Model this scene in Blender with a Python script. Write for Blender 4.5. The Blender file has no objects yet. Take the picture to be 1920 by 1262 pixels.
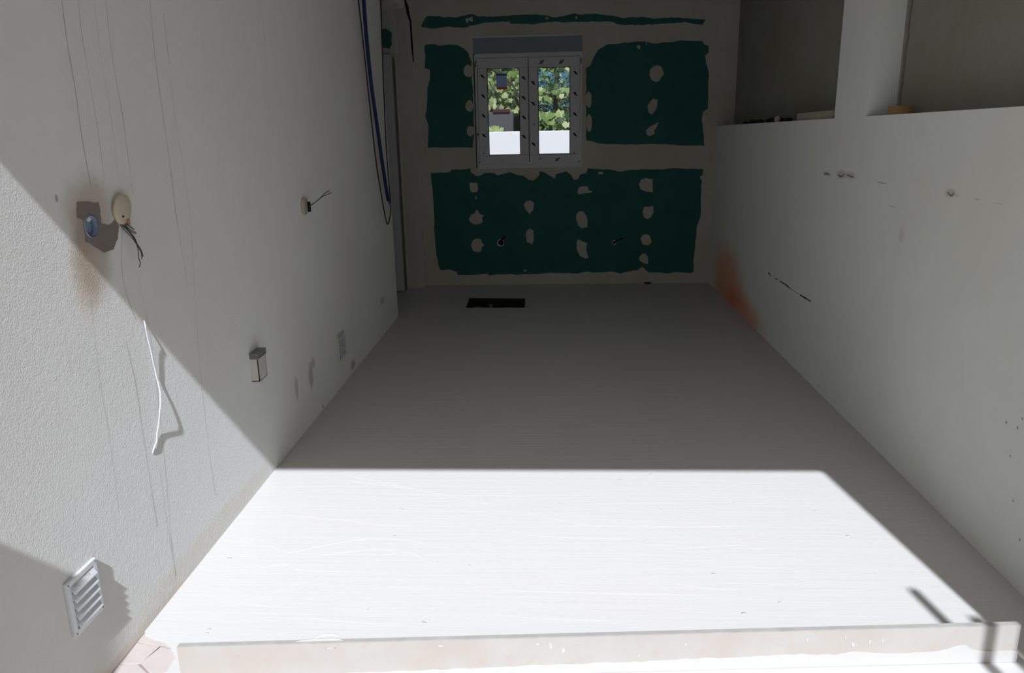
import bpy, bmesh, math, random
from mathutils import Vector, Matrix, noise
random.seed(7)
S = bpy.context.scene
COL = S.collection

# ------------------------------------------------------------------ camera
F, PITCH, YAW, ROLL, CX, H = 1449.16, 0.2646097, 0.0544725, -0.0201121, 1.322056, 1.55
W, D = 2.89127, 7.73972            # room width, distance of the back wall
fw = Vector((-math.sin(YAW)*math.cos(PITCH), math.cos(YAW)*math.cos(PITCH), -math.sin(PITCH)))
rt0 = Vector((math.cos(YAW), math.sin(YAW), 0)); up0 = rt0.cross(fw)
rt = math.cos(ROLL)*rt0 + math.sin(ROLL)*up0
up = -math.sin(ROLL)*rt0 + math.cos(ROLL)*up0
CAM = Vector((CX, 0, H))
cd = bpy.data.cameras.new('camera'); cam = bpy.data.objects.new('camera', cd); COL.objects.link(cam)
cam.matrix_world = Matrix(((rt.x, up.x, -fw.x, CX), (rt.y, up.y, -fw.y, 0), (rt.z, up.z, -fw.z, H), (0, 0, 0, 1)))
cd.sensor_width = 36; cd.lens = F/1920*36; cd.clip_start = 0.02; cd.clip_end = 500
S.camera = cam

# ------------------------------------------------------------------ light
SUN = Vector((-0.132, 1.0, -1.008)).normalized()
world = bpy.data.worlds.new('world'); S.world = world; world.use_nodes = True
wn = world.node_tree; wn.nodes.clear()
sky = wn.nodes.new('ShaderNodeTexSky'); sky.sky_type = 'NISHITA'; sky.sun_disc = False
sky.sun_elevation = math.radians(45); sky.sun_rotation = math.radians(174)
sky.air_density = 1.0; sky.dust_density = 3.0; sky.ozone_density = 1.0
bg = wn.nodes.new('ShaderNodeBackground'); wo = wn.nodes.new('ShaderNodeOutputWorld')
hs = wn.nodes.new('ShaderNodeHueSaturation'); hs.inputs['Saturation'].default_value = 0.25
wn.links.new(sky.outputs[0], hs.inputs['Color']); wn.links.new(hs.outputs[0], bg.inputs[0]); wn.links.new(bg.outputs[0], wo.inputs[0])
bg.inputs[1].default_value = 0.038
sl = bpy.data.lights.new('sun', 'SUN'); sl.energy = 4.45; sl.angle = math.radians(0.7); sl.color = (0.93, 0.965, 1.06)
so = bpy.data.objects.new('sun', sl); COL.objects.link(so)
so.rotation_euler = SUN.to_track_quat('-Z', 'Y').to_euler(); so.location = (2, -6, 8)
S.view_settings.view_transform = 'Standard'; S.view_settings.look = 'None'
S.view_settings.exposure = 0.0; S.view_settings.gamma = 1.0; S.view_settings.use_curve_mapping = False

# ------------------------------------------------------------------ photo rays -> points on real planes
def ray(p): return fw + rt*((p[0]-960)/F) - up*((p[1]-631)/F)
def fl(p, z=0.0): d = ray(p); return CAM + d*((z-H)/d.z)
def xw(p, x=0.0): d = ray(p); return CAM + d*((x-CX)/d.x)
def yw(p, y=None): d = ray(p); return CAM + d*((D if y is None else y)/d.y)
def px_of(P):
    d = Vector(P)-CAM; z = d.dot(fw); return (960+F*d.dot(rt)/z, 631-F*d.dot(up)/z)

# ------------------------------------------------------------------ materials
class NT:
    def __init__(s, name):
        s.m = bpy.data.materials.new(name); s.m.use_nodes = True; s.t = s.m.node_tree
        s.b = s.t.nodes['Principled BSDF']; s.out = s.t.nodes['Material Output']
    def n(s, typ, **kw):
        x = s.t.nodes.new(typ)
        for k, v in kw.items(): setattr(x, k, v)
        return x
    def l(s, a, b): s.t.links.new(a, b)
    def pos(s, scale=(1, 1, 1)):
        g = s.n('ShaderNodeNewGeometry'); v = s.n('ShaderNodeVectorMath', operation='MULTIPLY')
        s.l(g.outputs['Position'], v.inputs[0]); v.inputs[1].default_value = scale; return v.outputs[0]
    def noise(s, vec, scale, detail=4, rough=0.55, dist=0.0):
        x = s.n('ShaderNodeTexNoise'); s.l(vec, x.inputs['Vector']); x.inputs['Scale'].default_value = scale
        x.inputs['Detail'].default_value = detail; x.inputs['Roughness'].default_value = rough; x.inputs['Distortion'].default_value = dist
        return x.outputs['Fac']
    def ramp(s, fac, stops):
        r = s.n('ShaderNodeValToRGB'); s.l(fac, r.inputs[0]); e = r.color_ramp.elements
        while len(e) < len(stops): e.new(0.5)
        for i, (p, c) in enumerate(stops):
            e[i].position = p; e[i].color = (c[0], c[1], c[2], 1) if isinstance(c, (tuple, list)) else (c, c, c, 1)
        return r.outputs[0]
    def mix(s, fac, a, b, mode='MIX'):
        x = s.n('ShaderNodeMix', data_type='RGBA', blend_type=mode)
        for sock, v in ((x.inputs[0], fac), (x.inputs[6], a), (x.inputs[7], b)):
            if isinstance(v, (int, float)): sock.default_value = v
            elif isinstance(v, (tuple, list)): sock.default_value = (v[0], v[1], v[2], 1)
            else: s.l(v, sock)
        return x.outputs[2]
    def math(s, op, a, b=0.0, clamp=False):
        x = s.n('ShaderNodeMath', operation=op); x.use_clamp = clamp
        for i, v in enumerate((a, b)):
            if isinstance(v, (int, float)): x.inputs[i].default_value = v
            else: s.l(v, x.inputs[i])
        return x.outputs[0]
    def blob(s, c, r, soft=0.5, wob=0.3, nscale=14):
        """smooth irregular spot mask centred on world point c with radii r"""
        g = s.n('ShaderNodeNewGeometry'); a = s.n('ShaderNodeVectorMath', operation='SUBTRACT'); s.l(g.outputs['Position'], a.inputs[0]); a.inputs[1].default_value = c
        b = s.n('ShaderNodeVectorMath', operation='DIVIDE'); s.l(a.outputs[0], b.inputs[0]); b.inputs[1].default_value = r
        le = s.n('ShaderNodeVectorMath', operation='LENGTH'); s.l(b.outputs[0], le.inputs[0])
        nz = s.noise(g.outputs['Position'], nscale, 3)
        d = s.math('ADD', le.outputs['Value'], s.math('MULTIPLY', s.math('SUBTRACT', nz, 0.5), 2*wob))
        mr = s.n('ShaderNodeMapRange', interpolation_type='SMOOTHSTEP'); s.l(d, mr.inputs[0])
        mr.inputs[1].default_value = 1+soft*0.5; mr.inputs[2].default_value = max(0.0, 1-soft*0.5); mr.inputs[3].default_value = 0; mr.inputs[4].default_value = 1
        return mr.outputs[0]
    def bump(s, h, strength=0.5, dist=0.01):
        b = s.n('ShaderNodeBump'); s.l(h, b.inputs['Height']); b.inputs['Strength'].default_value = strength; b.inputs['Distance'].default_value = dist
        s.l(b.outputs[0], s.b.inputs['Normal'])
    def col(s, c):
        if isinstance(c, (tuple, list)): s.b.inputs['Base Color'].default_value = (c[0], c[1], c[2], 1)
        else: s.l(c, s.b.inputs['Base Color'])
    def set(s, rough=0.6, spec=0.4, metal=0.0, drough=0.0):
        s.b.inputs['Roughness'].default_value = rough; s.b.inputs['Specular IOR Level'].default_value = spec
        s.b.inputs['Metallic'].default_value = metal; s.b.inputs['Diffuse Roughness'].default_value = drough; return s.m

def simple(name, c, rough=0.6, spec=0.4, metal=0.0, var=0.12, scale=30, bump=0.0):
    k = NT(name); p = k.pos(); f = k.noise(p, scale, 3)
    k.col(k.mix(f, [x*(1-var) for x in c], [min(1, x*(1+var)) for x in c]))
    if bump: k.bump(f, bump, 0.004)
    return k.set(rough, spec, metal)

def plaster(name, base, spots=(), grain=95, bstr=0.5, bdist=0.004, tint=(0.93, 0.9, 0.87)):
    k = NT(name); p = k.pos()
    big = k.noise(p, 1.3, 4); mid = k.noise(p, 7, 4)
    c = k.mix(k.ramp(big, [(0.35, 0.0), (0.7, 1.0)]), base, [base[i]*tint[i] for i in range(3)])
    c = k.mix(k.ramp(mid, [(0.4, 0.0), (0.75, 0.25)]), c, [x*0.9 for x in base])
    for (cen, r, colr, amt, soft, wob, ns) in spots:
        c = k.mix(k.math('MULTIPLY', k.blob(cen, r, soft, wob, ns), amt), c, colr, 'MULTIPLY')
    k.col(c)
    g1 = k.noise(p, grain, 3, 0.6); g2 = k.noise(p, grain*0.3, 3, 0.5)
    k.bump(k.math('ADD', g1, k.math('MULTIPLY', g2, 0.6)), bstr, bdist)
    return k.set(0.85, 0.25, 0, 1.0)

def lp(p, x=0.0): v = xw(p, x); return (v.x, v.y, v.z)
BR = (0.74, 0.66, 0.61); DK = (0.45, 0.42, 0.40)
left_spots = [
    (lp((172, 400)), (.3, .115, .10), BR, 0.95, 0.9, .25, 20),
    (lp((172, 475)), (.3, .085, .13), BR, 0.95, 0.8, .25, 20),
    (lp((160, 520)), (.3, .06, .10), (.86, .78, .68), 0.8, 0.9, .25, 20),
    (lp((583, 705)), (.3, .035, .07), DK, 0.6, 0.9, .5, 30),
    (lp((587, 681)), (.3, .03, .03), DK, 0.5, 0.9, .5, 30),
    (lp((556, 728)), (.3, .025, .055), DK, 0.5, 0.9, .5, 30),
    (lp((662, 684)), (.3, .06, .03), DK, 0.7, 0.8, .6, 30),
    (lp((717, 564)), (.3, .07, .03), DK, 0.5, 0.9, .5, 30),
    (lp((606, 762)), (.3, .012, .012), DK, 0.7, 0.6, .4, 60),
    (lp((106, 372)), (.3, .006, .010), DK, 0.8, 0.6, .3, 60),
    (lp((230, 1240)), (.3, .5, .035), (.90, .80, .74), 0.8, 0.9, .5, 12),
    (lp((400, 1000)), (.3, .7, .05), (.92, .88, .80), 0.6, 0.9, .5, 8),
]
M_left = plaster('left_wall_stucco', (0.86, 0.865, 0.84), left_spots, 170, 0.36, 0.003, (.97, .96, .95))
right_spots = [
    (lp((1550, 326), W), (.3, .05, .010), DK, 0.6, 0.9, .6, 40), (lp((1577, 327), W), (.3, .06, .022), DK, 0.5, 1.0, .6, 40), (lp((1594, 329), W), (.3, .07, .018), DK, 0.42, 1.0, .6, 40),
    (lp((1782, 363), W), (.3, .04, .016), DK, 0.42, 1.0, .6, 40), (lp((1690, 440), W), (.3, .025, .03), (.75, .73, .7), 0.5, 1.0, .6, 40), (lp((1690, 110), W), (.3, .1, .08), (.8, .75, .7), 0.6, 1.0, .6, 20),
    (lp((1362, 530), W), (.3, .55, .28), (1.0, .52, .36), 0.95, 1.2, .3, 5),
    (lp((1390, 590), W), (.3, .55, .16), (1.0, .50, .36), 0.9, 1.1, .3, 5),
]
M_right = plaster('right_wall_render', (0.87, 0.895, 0.86), right_spots, 120, 0.25, 0.003, (.97, .94, .9))
M_plain = plaster('plain_plaster', (0.80, 0.80, 0.76), (), 80, 0.3, 0.004)
M_compound = plaster('joint_compound', (0.85, 0.84, 0.77), (), 40, 0.25, 0.003, (.86, .8, .74))
M_filler = plaster('filler', (0.80, 0.79, 0.74), (), 40, 0.25, 0.003)
M_mortar = plaster('raw_mortar', (0.37, 0.37, 0.32), (), 60, 0.8, 0.006, (.8, .78, .7))
M_ceiling = plaster('ceiling_plaster', (0.90, 0.90, 0.87), (), 60, 0.3, 0.004)
M_facade = plaster('facade_render', (0.86, 0.85, 0.82), (), 60, 0.5, 0.004)
M_wet = plaster('wet_mortar', (0.27, 0.235, 0.215), (), 60, 0.5, 0.004)
M_green = simple('green_board', (0.045, 0.19, 0.17), 0.75, 0.2, 0, 0.18, 6)
# painted floor: roller ridges running across the room
k = NT('white_floor_paint'); p = k.pos((1.0, 16.0, 1.0)); pp = k.pos()
r1 = k.noise(p, 2.2, 5, 0.6, 0.25); r2 = k.noise(k.pos((2.2, 30, 1)), 3.0, 3, 0.5, 0.4); r3 = k.noise(pp, 2.0, 3)
spk = k.noise(pp, 60, 2)
cc = k.mix(k.ramp(r3, [(0.35, 0.0), (0.7, 1.0)]), (0.65, 0.645, 0.62), (0.66, 0.64, 0.62))
cc = k.mix(k.ramp(r1, [(0.3, 0.0), (0.75, 0.22)]), cc, (0.58, 0.57, 0.565))
k.col(cc)
hh = k.math('ADD', k.math('MULTIPLY', k.ramp(r1, [(0.40, 0.0), (0.60, 1.0)]), 0.7), k.math('MULTIPLY', r2, 0.45))
hh = k.math('ADD', hh, k.math('MULTIPLY', k.ramp(spk, [(0.66, 0.0), (0.74, 1.0)]), 0.5))
k.bump(hh, 0.20, 0.004); M_paint = k.set(0.42, 0.35, 0, 0.5)
M_tile = simple('pink_tile', (0.68, 0.61, 0.57), 0.55, 0.4, 0, 0.12, 12, 0.2)
M_joint = simple('tile_joint', (0.46, 0.39, 0.36), 0.9, 0.2)
# curb tile: beige-pink with pale patches
k = NT('curb_tile'); p = k.pos(); n1 = k.noise(p, 5, 4); n2 = k.noise(p, 22, 4, 0.6)
c = k.mix(k.ramp(n1, [(0.35, 0.0), (0.65, 1.0)]), (0.54, 0.48, 0.425), (0.56, 0.54, 0.50))
c = k.mix(k.ramp(n2, [(0.55, 0.0), (0.72, 0.7)]), c, (0.56, 0.47, 0.41)); k.col(c); k.bump(n2, 0.2, 0.002); M_curb = k.set(0.6, 0.35)
M_curbtop = simple('curb_top_edge', (0.46, 0.45, 0.42), 0.8, 0.2, 0, .2, 20)
M_wpaint = simple('white_splash_paint', (0.66, 0.65, 0.62), 0.5, 0.35, 0, 0.04)
M_pvc = simple('white_plastic', (0.80, 0.82, 0.85), 0.35, 0.45, 0, 0.03)
M_wframe = simple('window_plastic_film', (0.84, 0.86, 0.88), 0.35, 0.5, 0, 0.05)
M_gasket = simple('black_gasket', (0.015, 0.015, 0.017), 0.6, 0.3)
M_shutter = simple('shutter_box_grey_blue', (0.34, 0.40, 0.47), 0.5, 0.4, 0, 0.08)
M_print = simple('dark_blue_print', (0.012, 0.014, 0.05), 0.5, 0.3)
def paper(name, c):
    k = NT(name); k.col(c); k.set(0.5, 0.3); tr = k.n('ShaderNodeBsdfTranslucent'); tr.inputs[0].default_value = (c[0], c[1], c[2], 1)
    mx = k.n('ShaderNodeMixShader'); mx.inputs[0].default_value = 0.5
    k.l(k.b.outputs[0], mx.inputs[1]); k.l(tr.outputs[0], mx.inputs[2]); k.l(mx.outputs[0], k.out.inputs[0]); return k.m
M_stick_n = paper('label_navy', (0.06, 0.09, 0.25)); M_stick_b = paper('label_blue', (0.30, 0.38, 0.62)); M_stick_r = paper('label_red', (0.60, 0.09, 0.04))
M_cream = simple('cream_plastic', (0.66, 0.58, 0.44), 0.45, 0.4, 0, 0.06)
M_creamw = simple('ivory_plastic', (0.74, 0.73, 0.66), 0.45, 0.4, 0, 0.05)
M_bluebox = simple('grey_blue_plastic', (0.30, 0.40, 0.52), 0.5, 0.4, 0, 0.15)
M_black = simple('black_cable_sheath', (0.02, 0.02, 0.018), 0.5, 0.4)
M_grey = simple('dark_grey_wire', (0.055, 0.058, 0.06), 0.5, 0.4)
M_gwire = simple('dark_green_wire', (0.02, 0.05, 0.035), 0.5, 0.4)
M_hose = simple('blue_conduit', (0.018, 0.04, 0.15), 0.45, 0.4, 0, 0.15)
M_hosel = simple('light_blue_end', (0.10, 0.25, 0.55), 0.45, 0.4)
M_white = simple('white_cable_sheath', (0.93, 0.93, 0.93), 0.4, 0.4, 0, 0.02)
M_hair = simple('hairline_dirt', (0.46, 0.46, 0.43), 0.9, 0.1, 0, 0.4, 25)
M_scuff = simple('dark_scuff', (0.26, 0.25, 0.225), 0.9, 0.1, 0, 0.5, 60)
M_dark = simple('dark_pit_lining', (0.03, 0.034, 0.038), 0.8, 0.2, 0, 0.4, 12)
M_pipe = simple('grey_pipe', (0.22, 0.22, 0.22), 0.5, 0.4)
M_steel = simple('bright_steel', (0.75, 0.77, 0.78), 0.18, 0.5, 1.0, 0.03)
M_iron = simple('dark_iron', (0.05, 0.05, 0.055), 0.5, 0.4, 0.4)
M_tape_c = simple('cream_tape', (0.62, 0.60, 0.48), 0.6, 0.3, 0, 0.08)
M_tape_o = simple('ochre_tape', (0.50, 0.30, 0.14), 0.55, 0.3, 0, 0.15, 40)
M_card = simple('cardboard_core', (0.30, 0.21, 0.13), 0.8, 0.2)
M_rubble = simple('dark_rubble', (0.07, 0.06, 0.05), 0.9, 0.2, 0, 0.4, 50)
M_chip = simple('pale_chip', (0.75, 0.72, 0.66), 0.7, 0.3)
M_ground = simple('dull_paving', (0.16, 0.155, 0.14), 0.9, 0.2, 0, 0.15, 3)
M_soil = simple('garden_soil', (0.10, 0.085, 0.06), 0.95, 0.1, 0, 0.3, 6)
M_gwall = simple('white_garden_wall', (0.77, 0.765, 0.77), 0.8, 0.2, 0, 0.02, 3)
M_block = simple('leaf_shaded_blockwork', (0.085, 0.085, 0.09), 0.9, 0.2, 0, 0.15, 25, 0.3)  # grey darkened to hold the leaf shade on the pier
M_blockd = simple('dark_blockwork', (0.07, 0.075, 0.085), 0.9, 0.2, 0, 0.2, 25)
M_red = simple('dark_red_rail', (0.055, 0.008, 0.012), 0.5, 0.4)
M_tarp = simple('blue_sheet', (0.022, 0.115, 0.19), 0.6, 0.3, 0, 0.3, 3)
M_bark = simple('bark', (0.05, 0.045, 0.03), 0.9, 0.1, 0, 0.3, 30)
def leafmat(name, c):
    k = NT(name); f = k.noise(k.pos(), 9, 2); k.col(k.mix(f, [x*0.75 for x in c], [min(1, x*1.25) for x in c])); m = k.set(0.5, 0.4)
    k.b.inputs['Transmission Weight'].default_value = 0.0
    tr = k.n('ShaderNodeBsdfTranslucent'); tr.inputs[0].default_value = (c[0], c[1], c[2]*0.6, 1)
    mx = k.n('ShaderNodeMixShader'); mx.inputs[0].default_value = 0.3
    k.l(k.b.outputs[0], mx.inputs[1]); k.l(tr.outputs[0], mx.inputs[2]); k.l(mx.outputs[0], k.out.inputs[0]); return m
M_leaf = [leafmat('leaf_pale', (0.46, 0.54, 0.24)), leafmat('leaf_mid', (0.21, 0.32, 0.10)), leafmat('leaf_deep', (0.04, 0.085, 0.03)), leafmat('leaf_bluish', (0.14, 0.28, 0.24))]
k = NT('window_glass')
tb = k.n('ShaderNodeBsdfTransparent'); tb.inputs[0].default_value = (.97, .98, .98, 1)
gl = k.n('ShaderNodeBsdfGlossy'); gl.inputs['Roughness'].default_value = 0.02
lw_ = k.n('ShaderNodeFresnel'); lw_.inputs[0].default_value = 1.45
mx = k.n('ShaderNodeMixShader'); k.l(lw_.outputs[0], mx.inputs[0]); k.l(tb.outputs[0], mx.inputs[1]); k.l(gl.outputs[0], mx.inputs[2]); k.l(mx.outputs[0], k.out.inputs[0])
M_glass = k.m

# ------------------------------------------------------------------ mesh helpers
def link(name, me, mat, parent=None):
    o = bpy.data.objects.new(name, me); COL.objects.link(o)
    if mat is not None and len(me.materials) == 0: me.materials.append(mat)
    if parent is not None: o.parent = parent
    return o
def from_bm(name, bm, mat, parent=None, smooth=False):
    bmesh.ops.recalc_face_normals(bm, faces=bm.faces)
    me = bpy.data.meshes.new(name); bm.to_mesh(me); bm.free()
    if smooth:
        for f in me.polygons: f.use_smooth = True
    o = link(name, me, mat, parent)
    if parent is not None: place_child(o, parent)
    return o
def place_child(o, parent):
    # vertices are given in world space: cancel the parent's placement
    o.matrix_parent_inverse = parent_world(parent).inverted()
def parent_world(p):
    m = p.matrix_parent_inverse @ p.matrix_basis if p.parent else p.matrix_basis.copy()
    if p.parent: m = parent_world(p.parent) @ m
    return m
def box(bm, a, b, bev=0.0):
    x0, x1 = sorted((a[0], b[0])); y0, y1 = sorted((a[1], b[1])); z0, z1 = sorted((a[2], b[2]))
    r = bmesh.ops.create_cube(bm, size=1, matrix=Matrix.Translation(((x0+x1)/2, (y0+y1)/2, (z0+z1)/2)) @ Matrix.Diagonal((x1-x0, y1-y0, z1-z0, 1)))
    if bev:
        es = list({e for v in r['verts'] for e in v.link_edges})
        bmesh.ops.bevel(bm, geom=es, offset=bev, segments=2, profile=0.5, affect='EDGES')
def boxo(name, a, b, mat, parent=None, bev=0.0):
    bm = bmesh.new(); box(bm, a, b, bev); return from_bm(name, bm, mat, parent)
def empty(name, loc):
    o = bpy.data.objects.new(name, None); COL.objects.link(o); o.location = loc; o.empty_display_size = 0.05; return o
def tag(o, label, cat, group=None, kind=None):
    o['label'] = label; o['category'] = cat
    if group: o['group'] = group
    if kind: o['kind'] = kind
    return o
def thing(name, loc, label, cat, group=None): return tag(empty(name, loc), label, cat, group)
def struct(o): o['kind'] = 'structure'; return o
def smooth_path(pts, n=6):
    pts = [Vector(p) for p in pts]; out = []
    for i in range(len(pts)-1):
        p0 = pts[max(i-1, 0)]; p1 = pts[i]; p2 = pts[i+1]; p3 = pts[min(i+2, len(pts)-1)]
        for j in range(n):
            t = j/n
            out.append(0.5*((2*p1)+(p2-p0)*t+(2*p0-5*p1+4*p2-p3)*t*t+(3*p1-p0-3*p2+p3)*t*t*t))
    out.append(pts[-1]); return out
def tube(bm, pts, r, seg=8, flat=None):
    pts = [Vector(p) for p in pts]; rings = []; N = Vector((0.3, 0.2, 0.9))
    for i, p in enumerate(pts):
        t = (pts[min(i+1, len(pts)-1)]-pts[max(i-1, 0)]).normalized()
        a = (N - t*N.dot(t)).normalized(); b = t.cross(a); N = a
        rr = r[i] if isinstance(r, (list, tuple)) else r
        rings.append([bm.verts.new(p + a*rr*math.cos(2*math.pi*q/seg) + b*rr*math.sin(2*math.pi*q/seg)) for q in range(seg)])
    for i in range(len(rings)-1):
        for q in range(seg): bm.faces.new((rings[i][q], rings[i][(q+1) % seg], rings[i+1][(q+1) % seg], rings[i+1][q]))
    bm.faces.new(rings[0]); bm.faces.new(list(reversed(rings[-1])))
def tubeo(name, pts, r, mat, parent=None, seg=8): 
    bm = bmesh.new(); tube(bm, pts, r, seg); return from_bm(name, bm, mat, parent, True)
def lathe(bm, prof, base, ax, seg=32):
    """prof: (radius, distance along axis)"""
    ax = Vector(ax).normalized(); a = ax.orthogonal().normalized(); b = ax.cross(a); base = Vector(base); rings = []
    for (r, h) in prof:
        if r < 1e-6: rings.append([bm.verts.new(base+ax*h)])
        else: rings.append([bm.verts.new(base+ax*h+(a*math.cos(2*math.pi*q/seg)+b*math.sin(2*math.pi*q/seg))*r) for q in range(seg)])
    for i in range(len(rings)-1):
        A, B = rings[i], rings[i+1]
        for q in range(seg):
            q2 = (q+1) % seg
            if len(A) == 1 and len(B) == 1: continue
            if len(A) == 1: bm.faces.new((A[0], B[q], B[q2]))
            elif len(B) == 1: bm.faces.new((A[q], B[0], A[q2]))
            else: bm.faces.new((A[q], B[q], B[q2], A[q2]))
def latheo(name, prof, base, ax, mat, parent=None, seg=32, smooth=True):
    bm = bmesh.new(); lathe(bm, prof, base, ax, seg); return from_bm(name, bm, mat, parent, smooth)
def plate(name, outer, holes, thick, to3d, mat, parent=None):
    """flat plate with holes; outlines in (u,v); to3d(u,v,w) with w from 0 to thick"""
    cu = bpy.data.curves.new(name, 'CURVE'); cu.dimensions = '2D'; cu.fill_mode = 'BOTH'; cu.extrude = thick/2
    for poly in [outer]+list(holes):
        sp = cu.splines.new('POLY'); sp.points.add(len(poly)-1); sp.use_cyclic_u = True
        for i, (u, v) in enumerate(poly): sp.points[i].co = (u, v, 0, 1)
    t = bpy.data.objects.new('tmp', cu); COL.objects.link(t)
    dg = bpy.context.evaluated_depsgraph_get(); dg.update()
    me = bpy.data.meshes.new_from_object(t.evaluated_get(dg)); bpy.data.objects.remove(t); bpy.data.curves.remove(cu)
    me.materials.clear()
    for v in me.vertices: v.co = to3d(v.co.x, v.co.y, v.co.z+thick/2)
    bm = bmesh.new(); bm.from_mesh(me); bmesh.ops.remove_doubles(bm, verts=bm.verts, dist=1e-6); bpy.data.meshes.remove(me)
    return from_bm(name, bm, mat, parent)
def jag(poly, step, amp, seed, closed=True):
    rnd = random.Random(seed); out = []; n = len(poly)
    for i in range(n if closed else n-1):
        a = Vector(poly[i]); b = Vector(poly[(i+1) % n]); L = (b-a).length; m = max(1, int(L/step))
        for j in range(m):
            q = a.lerp(b, j/m); out.append((q.x+rnd.uniform(-amp, amp), q.y+rnd.uniform(-amp, amp)))
    if not closed: out.append(tuple(poly[-1]))
    return out
def ell(cx, cy, rx, ry, n=14, amp=0.12, seed=0):
    rnd = random.Random(seed)
    return [(cx+rx*math.cos(2*math.pi*i/n)*(1+rnd.uniform(-amp, amp)), cy+ry*math.sin(2*math.pi*i/n)*(1+rnd.uniform(-amp, amp))) for i in range(n)]
def circ(cx, cy, r, n=28): return [(cx+r*math.cos(2*math.pi*i/n), cy+r*math.sin(2*math.pi*i/n)) for i in range(n)]

# ================================================================== ROOM SHELL
CEIL = 2.75
# --- floor slab with a rectangular pit, painted coat on top, pink tiles left bare in the near left corner
pit = [(f.x, f.y) for f in (fl((873, 577)), fl((984, 577)), fl((985, 558)), fl((880, 557)))]
floor = struct(plate('floor', [(-1.4, -3.0), (3.4, -3.0), (3.4, D+0.2), (-1.4, D+0.2)], [pit], 0.25, lambda u, v, w: (u, v, w-0.257), M_joint))
edge = [(275, 1177), (271, 1183), (274, 1192), (283, 1196), (291, 1199), (300, 1201), (308, 1203), (314, 1208), (319, 1211), (322, 1219), (326, 1222), (330, 1232)]
pe = [(fl(q).x, fl(q).y) for q in edge]
edge_r = jag([pe[-1], (pe[-1][0]+0.01, 1.75), (0.26, 1.55), (0.2, 1.35), (0.0, 1.3)], 0.03, 0.004, 3, False)
coat_out = [(-1.35, D+0.1), (-1.35, 6.37), (0.0, 6.37)] + [(0.0, pe[0][1]+0.03)] + pe + edge_r[1:-1] + [(0.001, 1.3), (0.001, 0.96), (2.95, 0.96), (2.95, D+0.1)]
rp = random.Random(5)
pit2 = jag(pit, 0.05, 0.006, 4)
coat = plate('paint_coat', coat_out, [pit2], 0.006, lambda u, v, w: (u, v, w-0.006), M_paint, floor)
# crazy paving pieces under the paint edge
stones = [
    [(0.004, 2.16), (0.10, 2.16), (0.085, 2.035), (0.004, 2.05)],
    [(0.106, 2.16), (0.25, 2.16), (0.25, 2.03), (0.16, 2.012), (0.091, 2.033)],
    [(0.004, 2.043), (0.083, 2.028), (0.06, 1.95), (0.004, 1.945)],
    [(0.09, 2.026), (0.158, 2.005), (0.20, 1.93), (0.13, 1.90), (0.066, 1.948)],
    [(0.166, 2.005), (0.26, 2.02), (0.27, 1.90), (0.21, 1.925)],
    [(0.004, 1.938), (0.058, 1.942), (0.122, 1.893), (0.10, 1.78), (0.004, 1.78)],
    [(0.13, 1.892), (0.20, 1.92), (0.27, 1.89), (0.27, 1.76), (0.108, 1.78)],
]
for i, st in enumerate(stones):
    sc = Vector((sum(q[0] for q in st)/len(st), sum(q[1] for q in st)/len(st))); st = [tuple(sc+(Vector(q)-sc)*1.03) for q in st]
    st = [(max(.002, q[0]), q[1]) for q in st]
    plate('floor_tile', st, [], 0.005, lambda u, v, w: (u, v, w-0.0072), M_tile, floor)
boxo('floor_tile_bed', (0.0, 1.0, -0.0075), (0.3, 1.74, -0.0030), M_tile, floor)
# pit lining
pc = [sum(q[0] for q in pit)/4, sum(q[1] for q in pit)/4]
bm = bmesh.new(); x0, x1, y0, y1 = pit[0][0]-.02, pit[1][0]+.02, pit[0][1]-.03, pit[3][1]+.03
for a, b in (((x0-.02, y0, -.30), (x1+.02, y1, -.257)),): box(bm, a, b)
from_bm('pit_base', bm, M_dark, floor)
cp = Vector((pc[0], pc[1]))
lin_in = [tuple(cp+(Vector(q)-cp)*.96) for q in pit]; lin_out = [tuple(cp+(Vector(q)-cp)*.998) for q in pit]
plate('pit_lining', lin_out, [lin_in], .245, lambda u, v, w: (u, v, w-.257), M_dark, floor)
pp_ = fl((893, 572)); tubeo('drain_pipe', [(pp_.x, pp_.y+.12, -.25), (pp_.x, pp_.y+.12, -.05)], 0.045, M_pipe, floor, 16)
tubeo('drain_pipe', [(pp_.x+.12, pp_.y+.14, -.25), (pp_.x+.12, pp_.y+.14, -.03)], 0.018, M_pipe, floor, 12)

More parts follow.
